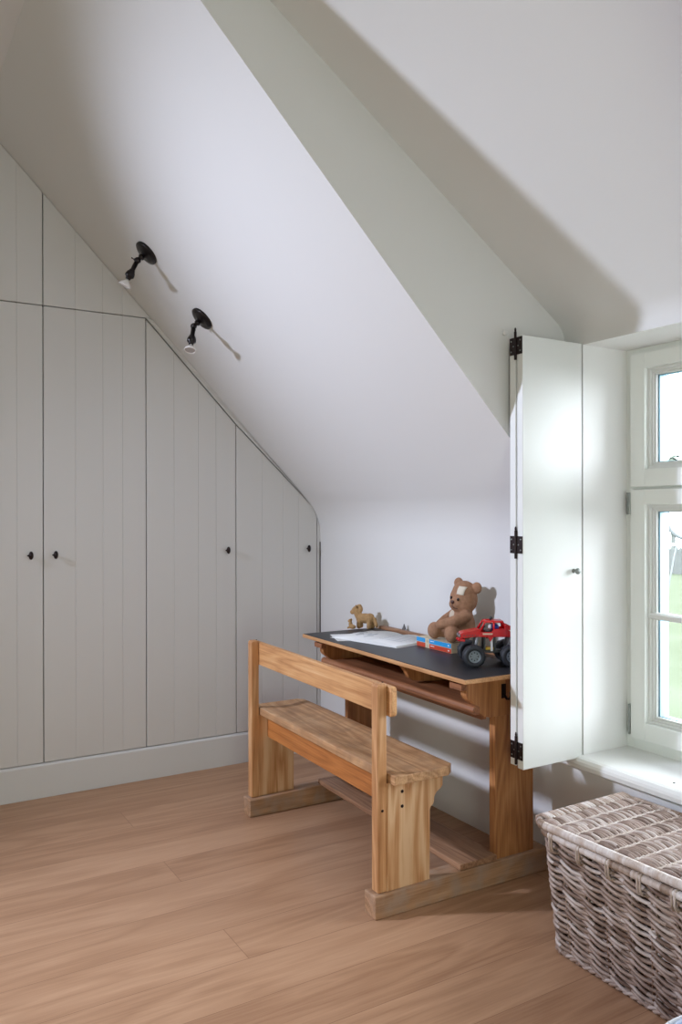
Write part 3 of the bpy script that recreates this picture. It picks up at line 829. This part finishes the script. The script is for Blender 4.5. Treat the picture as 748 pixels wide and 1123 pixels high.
def toy_animal():
    t = thing('toy_horse', 'small beige toy horse standing at the far left of the desk', 'toy', (-3.505, 2.235, ZT), math.radians(30))
    bm = NB()     # heads to -x
    ball(bm, (.006, 0, .050), (.046, .026, .026), 3)
    ball(bm, (.034, 0, .051), (.024, .026, .027), 3)
    ball(bm, (-.020, 0, .050), (.024, .025, .026), 3)
    for (x, y) in ((-.022, -.014), (-.026, .014), (.036, -.014), (.040, .014)):
        for k in range(7): ball(bm, (x, y, .010+.005*k), .0135 - .0003*k, 2)
    for k in range(7): ball(bm, (-.028-.005*k*.7, 0, .058+.0055*k), (.023-.0009*k, .019, .019), 2)      # neck
    ball(bm, (-.052, 0, .090), (.022, .015, .016), 3, Matrix.Rotation(-.5, 4, 'Y'))                      # head
    ball(bm, (-.068, 0, .078), (.013, .011, .012), 3)
    for s in (-1, 1): ball(bm, (-.040, s*.011, .110), (.006, .005, .010), 2)
    for k in range(9): ball(bm, (-.026+.008*math.sin(k*.8), 0, .112-.008*k), (.012, .010, .010), 2)       # mane
    for k in range(6): ball(bm, (.060+.002*k, 0, .050-.007*k), (.010, .009, .009), 2)                     # tail
    o = obj('body', bm, M['horse'], t); remesh(o, .0028, 3)
toy_animal()
def toy_small():
    t = thing('toy_dog', 'tiny beige toy dog sitting in front of the toy horse', 'toy', (-3.505, 2.165, ZT), math.radians(25))
    bm = NB()
    ball(bm, (0, 0, .012), (.020, .012, .012), 3); ball(bm, (-.012, 0, .024), (.010, .010, .016), 3)
    ball(bm, (-.014, 0, .042), (.009, .009, .010), 3); ball(bm, (-.022, 0, .039), (.007, .006, .005), 2)
    for s in (-1, 1): ball(bm, (-.022, s*.007, .006), (.006, .005, .006), 2); ball(bm, (-.010, s*.008, .046), (.004, .003, .008), 2)
    o = obj('body', bm, M['horse'], t); remesh(o, .0025, 3)
toy_small()
bm = NB(); lathe(bm, [(.011, 0), (.0105, .003), (.006, .014), (.002, .026), (.0005, .028)], (0, 0, 0), (0, 0, 1), 16)
tag(obj('desk_ornament', bm, M['cone'], loc=(-3.275, 2.323, ZT+.0146)), 'small slate grey pointed ornament on the wooden lip behind the open book', 'ornament')

# ------------------------------------------------------------------ red toy truck
def truck():
    f = Vector((-.5, -.866, 0)); ang = math.atan2(f.y, f.x)
    t = thing('toy_monster_truck', 'red plastic brick monster truck with big black tyres beside the bear', 'toy truck', (-2.424, 2.128, ZT), ang)
    R = .0425
    def tr(bm, mtx):
        bmesh.ops.transform(bm, matrix=mtx, verts=bm.verts)
    # local: +x forward, +y left; the camera sees the left (+y) side
    for (x, s) in ((.0725, 1), (.0725, -1), (-.0725, 1), (-.0725, -1)):
        o = Vector((x, s*.062, R)); bm = NB()
        prof = [(.024, -.021), (.034, -.023), (.0395, -.020), (R, -.013), (R, .013), (.0395, .020), (.034, .023), (.024, .021), (.022, .012), (.022, -.012)]
        lathe(bm, prof, o, (0, 1, 0), 36)
        for k in range(20):      # tread blocks
            a = 2*PI*k/20
            m = Matrix.Translation(o) @ Matrix.Rotation(a, 4, 'Y')
            sh = .2 if k % 2 else -.2
            box(bm, R-.003, R+.0008, -.016 if k % 2 else .000, .000 if k % 2 else .016, -.004, .004, m)
        w = obj('wheel', bm, M['tyre'], t)
        bm = NB(); q = s
        lathe(bm, [(.0235, -.004*q), (.0240, .018*q), (.0215, .019*q), (.0200, .013*q), (.009, .010*q), (.007, .014*q), (.0045, .014*q), (.004, .012*q)], o, (0, 1, 0), 28)
        rim = obj('rim', bm, M['rim'], w)
        bm = NB()
        for k in range(8):
            a = 2*PI*k/8
            lathe(bm, [(.0026, 0), (.0026, .0008)], o + Vector((math.cos(a)*.0145, q*.0118, math.sin(a)*.0145)), (0, q, 0), 8)
        obj('rim_hole', bm, M['legodark'], rim)
    for x in (.0725, -.0725):
        bm = NB(); tube(bm, [(x, -.05, R), (x, .05, R)], .006, 10); box(bm, x-.012, x+.012, -.02, .02, R-.010, R+.014)
        for s in (-1, 1): box(bm, x-.009, x+.009, s*.036-.004, s*.036+.004, R-.012, R+.012)
        obj('axle', bm, M['legodark'], t, bevel=.001)
        for s in (-1, 1):
            bm = NB(); x2 = x - .010*(1 if x > 0 else -1)
            tube(bm, [(x2, s*.030, R+.004), (x2-.004, s*.026, R+.024), (x2-.004, s*.026, R+.025), (x2-.010, s*.022, R+.068)], [.0036, .0036, .0066, .0066], 10)
            obj('shock_absorber', bm, M['greyp'], t)
    bm = NB(); box(bm, -.085, .085, -.018, .018, R+.004, R+.016); box(bm, -.03, .03, -.026, .026, R+.006, R+.012)
    box(bm, -.02, -.012, -.024, .024, R+.01, R+.066); box(bm, .02, .028, -.024, .024, R+.01, R+.066)
    obj('chassis', bm, M['legodark'], t, bevel=.001)
    bm = NB(); box(bm, -.012, .018, -.018, .018, R+.016, R+.026); obj('engine', bm, M['yellow'], t, bevel=.001)
    bm = NB(); box(bm, -.008, .000, .019, .025, R+.012, R+.068); obj('strut', bm, M['whitep'], t)
    zb = R+.066
    bm = NB()     # bonnet, sills, bed
    prism(bm, [(.116, zb-.002), (.118, zb+.014), (.104, zb+.020), (.055, zb+.030), (.040, zb+.030), (.040, zb+.004), (.100, zb-.002)], 'y', -.030, .030)
    prism(bm, [(.045, zb+.002), (.045, zb+.010), (-.125, zb+.010), (-.125, zb+.002)], 'y', -.036, .036)
    for s in (-1, 1):
        prism(bm, [(.052, zb+.004), (.046, zb+.022), (.000, zb+.022), (-.010, zb+.034), (-.055, zb+.034), (-.06, zb+.004)], 'y', s*.037-.003, s*.037+.003)
        prism(bm, [(-.055, zb+.006), (-.050, zb+.048), (-.060, zb+.050), (-.118, zb+.024), (-.120, zb+.006)], 'y', s*.034-.003, s*.034+.003)
        prism(bm, [(.004, zb-.016), (.016, zb+.006), (-.010, zb+.006)], 'y', s*.036-.003, s*.036+.003)
    box(bm, -.120, -.055, -.030, .030, zb+.010, zb+.026)
    body = obj('body_shell', bm, M['lego'], t, bevel=.0012)
    bm = NB()      # bumper with studs and holes
    box(bm, .100, .122, -.026, .026, zb-.016, zb-.006); box(bm, .106, .114, -.010, .010, zb-.008, zb+.0)
    for s in (-1, 1): lathe(bm, [(.005, 0), (.005, .006)], (.122, s*.018, zb-.011), (1, 0, 0), 10)
    obj('bumper', bm, M['lego'], t, bevel=.001)
    bm = NB()
    for k in range(9):
        for s in (-1, 1): lathe(bm, [(.0024, 0), (.0024, .0006)], (.105-.011*k, s*.0365 if k > 5 else s*.0302, zb+.008), (0, s, 0), 8)
    obj('beam_hole', bm, M['legodark'], t)
    for s in (-1, 1):
        bm = NB(); lathe(bm, [(.006, 0), (.0065, .004), (.004, .007)], (.118, s*.020, zb+.006), (1, 0, 0), 12); obj('headlight', bm, M['greyp'], t)
        bm = NB(); box(bm, -.004, .034, s*.040-.0008 if s > 0 else -.0412, s*.040+.0012 if s > 0 else -.0392, zb+.012, zb+.018); obj('door_sticker', bm, M['sticker'], t)
        bm = NB(); prism(bm, [(-.082, zb+.018), (-.066, zb+.030), (-.090, zb+.026)], 'y', s*.0372, s*.0385); obj('side_sticker', bm, M['sticker'], t)
    bm = NB()      # roll cage
    for s in (-1, 1):
        tube(bm, [(.040, s*.030, zb+.028), (.022, s*.027, zb+.060), (-.045, s*.027, zb+.060), (-.062, s*.032, zb+.030)], .0048, 8)
        tube(bm, [(-.010, s*.034, zb+.03), (-.012, s*.027, zb+.060)], .004, 8)
    for x in (.022, -.012, -.045): tube(bm, [(x, -.027, zb+.060), (x, .027, zb+.060)], .0045, 8)
    box(bm, -.048, -.010, -.022, .022, zb+.059, zb+.064); box(bm, .004, .024, -.018, .018, zb+.059, zb+.063)
    obj('roll_cage', bm, M['lego'], t)
    bm = NB(); ball(bm, (-.016, .004, zb+.038), (.020, .024, .014), 3); obj('helmet', bm, M['bluep'], t)
    bm = NB(); ball(bm, (-.002, .006, zb+.039), (.009, .016, .010), 2); obj('visor', bm, M['whitep'], t)
    bm = NB(); box(bm, -.03, .02, -.024, .024, zb+.010, zb+.024); tube(bm, [(.030, .008, zb+.026), (.020, .008, zb+.044)], .004, 8)
    obj('seat', bm, M['legodark'], t, bevel=.001)
    bm = NB(); lathe(bm, [(.0035, 0), (.0035, .004), (.007, .006), (.0075, .011), (.004, .015), (.001, .016)], (-.004, .004, zb+.063), (0, 0, 1), 12); obj('roof_lamp', bm, M['legodark'], t)
truck()

# ------------------------------------------------------------------ wicker hamper
def hamper():
    X0, X1, Y0, Y1 = -1.888, -1.14, 1.852, 2.272
    t = thing('wicker_hamper', 'grey wicker hamper with a lid on the floor under the window sill', 'basket', ((X0+X1)/2, (Y0+Y1)/2, 0))
    hx, hy = (X1-X0)/2, (Y1-Y0)/2
    ZL = .375
    def outline(s, inset, z):
        """rounded rectangle, s = arc length from the front left corner; returns point and outward normal"""
        k = 1 - .0 ; tap = .045*(1-z/.40)
        ax, ay = hx-inset-.004*(1-z/.4), hy-inset-tap
        r = .045
        segs = [((-ax+r, -ay), (1, 0), 2*(ax-r)), None, ((ax, -ay+r), (0, 1), 2*(ay-r)), None, ((ax-r, ay), (-1, 0), 2*(ax-r)), None, ((-ax, ay-r), (0, -1), 2*(ay-r)), None]
        P = 4*(ax-r) + 4*(ay-r) + 2*PI*r
        s = (s % 1)*P
        cent = [(ax-r, -ay+r, -90), (ax-r, ay-r, 0), (-ax+r, ay-r, 90), (-ax+r, -ay+r, 180)]
        for i in range(4):
            st, d, L = segs[2*i]
            if s <= L:
                n = (d[1], -d[0]); return Vector((st[0]+d[0]*s, st[1]+d[1]*s, z)), Vector((n[0], n[1], 0))
            s -= L
            if s <= PI*r/2:
                cx, cy, a0 = cent[i]; a = math.radians(a0) + s/r
                n = Vector((math.cos(a), math.sin(a), 0)); return Vector((cx, cy, z)) + n*r, n
            s -= PI*r/2
        return Vector((-ax+r, -ay, z)), Vector((0, -1, 0))
    NS = 26                          # stake pairs round the hamper
    rnd = random.Random(11)
    # weave
    bm = NB(); lay = bm.faces.layers.float.new('tone')
    rows = 19; smp = NS*9
    for r_ in range(rows):
        z0 = .016 + (ZL-.03)*r_/(rows-1)
        for half_ in (0, 1):
            # each course is a pair of rods, half a wave apart: both show on the outside in turn
            ph = PI*half_ + (r_ % 2)*PI*.0
            pts = []; rs = []
            dz = .004*half_
            wob = [rnd.uniform(-.002, .002) for _ in range(NS+1)]
            for k in range(smp):
                u = k/smp; th = PI*NS*u + ph + .35*math.sin(r_*1.9) + .06*r_
                p, n = outline(u, .012, z0)
                w = wob[int(u*NS)]*(1-(u*NS) % 1) + wob[(int(u*NS)+1) % NS]*((u*NS) % 1)
                pts.append(p + n*(.0085*math.cos(th)) + Vector((0, 0, dz - .0075*math.sin(th) + w)))
            pts.append(pts[0])
            n0 = len(bm.faces)
            tube(bm, pts, .0059, 6, cap=False, tone=0, lay=lay)
            # tone changes where a new rod is spliced in
            bm.faces.ensure_lookup_table()
            tn = rnd.random(); per = rnd.randint(14, 26)*6
            for i in range(n0, len(bm.faces)):
                if (i-n0) % per == 0: tn = min(1, max(0, rnd.gauss(.5, .2)))
                bm.faces[i][lay] = tn
    obj('woven_sides', bm, M['wickA'], t)
    # upright stakes, in pairs
    bm = NB(); lay = bm.faces.layers.float.new('tone')
    for k in range(NS):
        for e in (-.0035, .0035):
            tn = rnd.uniform(.2, .8)
            tube(bm, [outline((k+.5)/NS + e, .012, z)[0] for z in (.004, .2, ZL+.012)], .0036, 6, tone=tn, lay=lay)
    obj('stakes', bm, M['wickD'], t)
    # wrapped rod
    def wrapped(bm, lay, path, R, pitch=.0075):
        path = [Vector(p) for p in path]; out = []; rad = []
        for a, b in zip(path, path[1:]):
            n = max(2, int((b-a).length/(pitch/4)))
            for i in range(n): out.append(a.lerp(b, i/n))
        out.append(path[-1]); s = 0; prev = out[0]
        for p in out:
            s += (p-prev).length; prev = p
            rad.append(R*(1 - .16*abs(math.cos(PI*s/pitch))**6))
        n0 = len(bm.faces); tube(bm, out, rad, 10, cap=True, tone=.5, lay=lay)
        bm.faces.ensure_lookup_table(); tn = .5; left = 0
        for i in range(n0, len(bm.faces)):
            if (i-n0) % 40 == 0:
                if left <= 0: left = rnd.randint(4, 14); base = rnd.choice((.2, .45, .62, .75, .8))
                left -= 1; tn = base + rnd.uniform(-.10, .10)
            bm.faces[i][lay] = tn
    def loop(z, inset, n=160): return [outline(i/n, inset, z)[0] for i in range(n+1)]
    bm = NB(); lay = bm.faces.layers.float.new('tone'); wrapped(bm, lay, loop(ZL+.012, .004), .0125); obj('rim', bm, M['wickB'], t)
    # bindings that tie the rim to the weave
    for k in range(20):
        bm = NB(); lay = bm.faces.layers.float.new('tone')
        u = (k+.12)/20
        for e in (-.0022, .0022):
            pp = []
            for (off, z) in ((-.004, ZL-.036), (.006, ZL-.034), (.0135, ZL-.018), (.0145, ZL+.010), (.010, ZL+.022), (.0, ZL+.026)):
                p, n = outline(u+e, .006, ZL); pp.append(Vector((p.x, p.y, z)) + n*off)
            tube(bm, pp, .0032, 6, tone=rnd.uniform(.35, .6), lay=lay)
        obj('rim_binding', bm, M['wickB'], t)
    # bottom edge plait
    bm = NB(); lay = bm.faces.layers.float.new('tone')
    for q in range(3):
        pts = []
        for k in range(301):
            u = k/300; p, n = outline(u, .010, .008); th = 2*PI*u*26 + q*2*PI/3
            pts.append(p + n*(.006*math.cos(th)) + Vector((0, 0, .005*math.sin(th)+.004)))
        tube(bm, pts, .0055, 6, cap=False, tone=.45+.15*q, lay=lay)
    obj('base_plait', bm, M['wickA'], t)
    bm = NB(); box(bm, -hx+.03, hx-.03, -hy+.06, hy-.06, .004, .012); obj('bottom', bm, M['wickD'].copy() if False else M['oak_dark'], t)
    # lid
    bm = NB(); lay = bm.faces.layers.float.new('tone')
    zl = .415
    wrapped(bm, lay, [(x, y, zl-.003) for x, y in [(p.x, p.y) for p in loop(.40, -.002)]], .0135)
    lid = obj('lid', bm, M['wickB'], t)
    bm = NB(); lay = bm.faces.layers.float.new('tone')
    ny = 34; per = .073
    a, b = -hx+.012, hx-.012; c, d = -hy+.014, hy-.014
    for j in range(ny):
        y = c + (d-c)*(j+.5)/ny; tn = min(1, max(0, rnd.gauss(.55, .25))); pts = []
        n = 110; jit = rnd.uniform(-.0015, .0015)
        n0 = len(bm.faces)
        for i in range(n+1):
            x = a + (b-a)*i/n; u = (x-a)/per + (.02*math.sin(j*1.7))
            pts.append((x, y + .0012*math.sin(i*.9+j*2.1), zl - .003 + .0105*abs(math.sin(PI*u))**.8 + jit))
        tube(bm, pts, .0058, 6, tone=tn, lay=lay)
        bm.faces.ensure_lookup_table(); p_ = rnd.randint(9, 24)*6
        for i in range(n0, len(bm.faces)):
            if (i-n0) % p_ == 0: tn = min(1, max(0, rnd.gauss(.5, .27)))
            bm.faces[i][lay] = tn
    obj('woven_top', bm, M['wickA'], lid)
    lid.location = (0, 0, .006); lid.rotation_euler = (0, -.016, 0)
    bm = NB(); lay = bm.faces.layers.float.new('tone')
    k = 0; x = a
    while x < b:
        for e in (-.003, .003):
            pts = [(x+e, c + (d-c)*i/60, zl+.004 + .0012*math.sin(i*1.6 + (0 if e < 0 else PI))) for i in range(61)]
            tube(bm, pts, .0026, 6, tone=rnd.uniform(.4, .75), lay=lay)
        x += per
    obj('lid_rods', bm, M['wickB'], lid)
    for s in (-1, 1):
        bm = NB(); lay = bm.faces.layers.float.new('tone')
        for j in range(34):          # rods turned over the left and right edge
            y = c + (d-c)*(j+.5)/34
            xx = -hx if s < 0 else hx
            pts = [(xx + s*q[0], y + .012*q[2], zl + q[1]) for q in ((.012, -.012, 0), (.012, .006, .15), (-.004, .0145, .4), (-.022, .012, .7), (-.042, .004, 1))]
            tube(bm, pts, .0055, 6, tone=rnd.uniform(.2, 1), lay=lay)
        obj('edge_rods', bm, M['wickB'], lid)
hamper()

# ------------------------------------------------------------------ pale blue pouf at the corner of the picture
def cushion():
    m, nt, b = new_mat('blue_white_stripes'); L = nt.links.new
    tc = nt.nodes.new('ShaderNodeTexCoord'); w = nt.nodes.new('ShaderNodeTexWave'); w.inputs['Scale'].default_value = 14; w.inputs['Distortion'].default_value = 1.5
    L(tc.outputs['Object'], w.inputs['Vector'])
    r = nt.nodes.new('ShaderNodeValToRGB'); r.color_ramp.elements[0].color = srgb(150, 172, 206); r.color_ramp.elements[1].color = srgb(206, 216, 232)
    L(w.outputs['Fac'], r.inputs['Fac']); L(r.outputs['Color'], b.inputs['Base Color']); b.inputs['Roughness'].default_value = .9
    t = thing('pouf', 'round pale blue and white pouf on the floor in front of the hamper', 'pouf', (-.94, 1.58, 0))
    bm = NB(); R = .25
    lathe(bm, [(R*.80, 0), (R*.92, .02), (R*.99, .07), (R, .13), (R*.985, .20), (R*.95, .245), (R*.86, .272), (R*.6, .284), (R*.3, .287), (.01, .288)], (0, 0, 0), (0, 0, 1), 56)
    obj('cover', bm, m, t)
    bm = NB(); tube(bm, [(math.cos(2*PI*k/64)*R*.955, math.sin(2*PI*k/64)*R*.955, .250) for k in range(65)], .006, 8, cap=False)
    obj('piping', bm, M['sheet'], t)
cushion()

# ------------------------------------------------------------------ camera
yaw, pitch, roll = 1.03139, -.001015, -.001778
cy, sy = math.cos(yaw), math.sin(yaw)
f = Vector((-sy*math.cos(pitch), cy*math.cos(pitch), math.sin(pitch))); r = Vector((cy, sy, 0)); u = r.cross(f)
r2 = r*math.cos(roll) + u*math.sin(roll); u2 = r2.cross(f)
cam = bpy.data.cameras.new('camera'); co = bpy.data.objects.new('camera', cam); COL.objects.link(co)
mw = Matrix((( r2.x, u2.x, -f.x, 0), (r2.y, u2.y, -f.y, 0), (r2.z, u2.z, -f.z, 1.4), (0, 0, 0, 1)))
co.matrix_world = mw
cam.sensor_fit = 'HORIZONTAL'; cam.sensor_width = 36; cam.lens = 888.5/748*36; cam.clip_start = .05; cam.clip_end = 300
S.camera = co

# ------------------------------------------------------------------ light
wd = bpy.data.worlds.new('sky'); S.world = wd; wd.use_nodes = True
bg = wd.node_tree.nodes['Background']; bg.inputs[0].default_value = (.88, .91, 1, 1); bg.inputs[1].default_value = 17.5
def lamp(name, kind, loc, target, energy, color, **kw):
    l = bpy.data.lights.new(name, kind); o = bpy.data.objects.new(name, l); COL.objects.link(o)
    o.location = loc; o.rotation_euler = (Vector(target)-Vector(loc)).to_track_quat('-Z', 'Y').to_euler()
    l.energy = energy; l.color = color
    for k, v in kw.items(): setattr(l, k, v)
    return o
# portal in the window opening
p = lamp('window_portal', 'AREA', ((WL+WR)/2, 2.9, 1.25), ((WL+WR)/2, 0, 1.25), 1, (1, 1, 1), shape='RECTANGLE', size=WR-WL, size_y=1.6)
p.data.cycles.is_portal = True
# photographer's flash at the left, the gable window out of view, and an added fill
lamp('flash', 'SPOT', (-3.62, -1.1, 2.25), (-1.95, 1.6, .90), 425, (.735, .80, 1), spot_size=math.radians(102), spot_blend=1.0, shadow_soft_size=.10)
lamp('room_fill', 'AREA', (-.6, -2.6, 1.5), (-2.4, 2.0, 1.3), 4, (1, .97, .93), shape='RECTANGLE', size=1.6, size_y=1.5)  # soft fill added behind the camera, no window stands there
lamp('gable_window', 'AREA', (1.55, -.2, 1.0), (-4, .6, .55), 51, (.90, 1, .88), shape='RECTANGLE', size=1.2, size_y=1.4)

S.view_settings.view_transform = 'Standard'; S.view_settings.look = 'None'
S.view_settings.exposure = 0.0; S.view_settings.gamma = 1; S.view_settings.use_curve_mapping = False
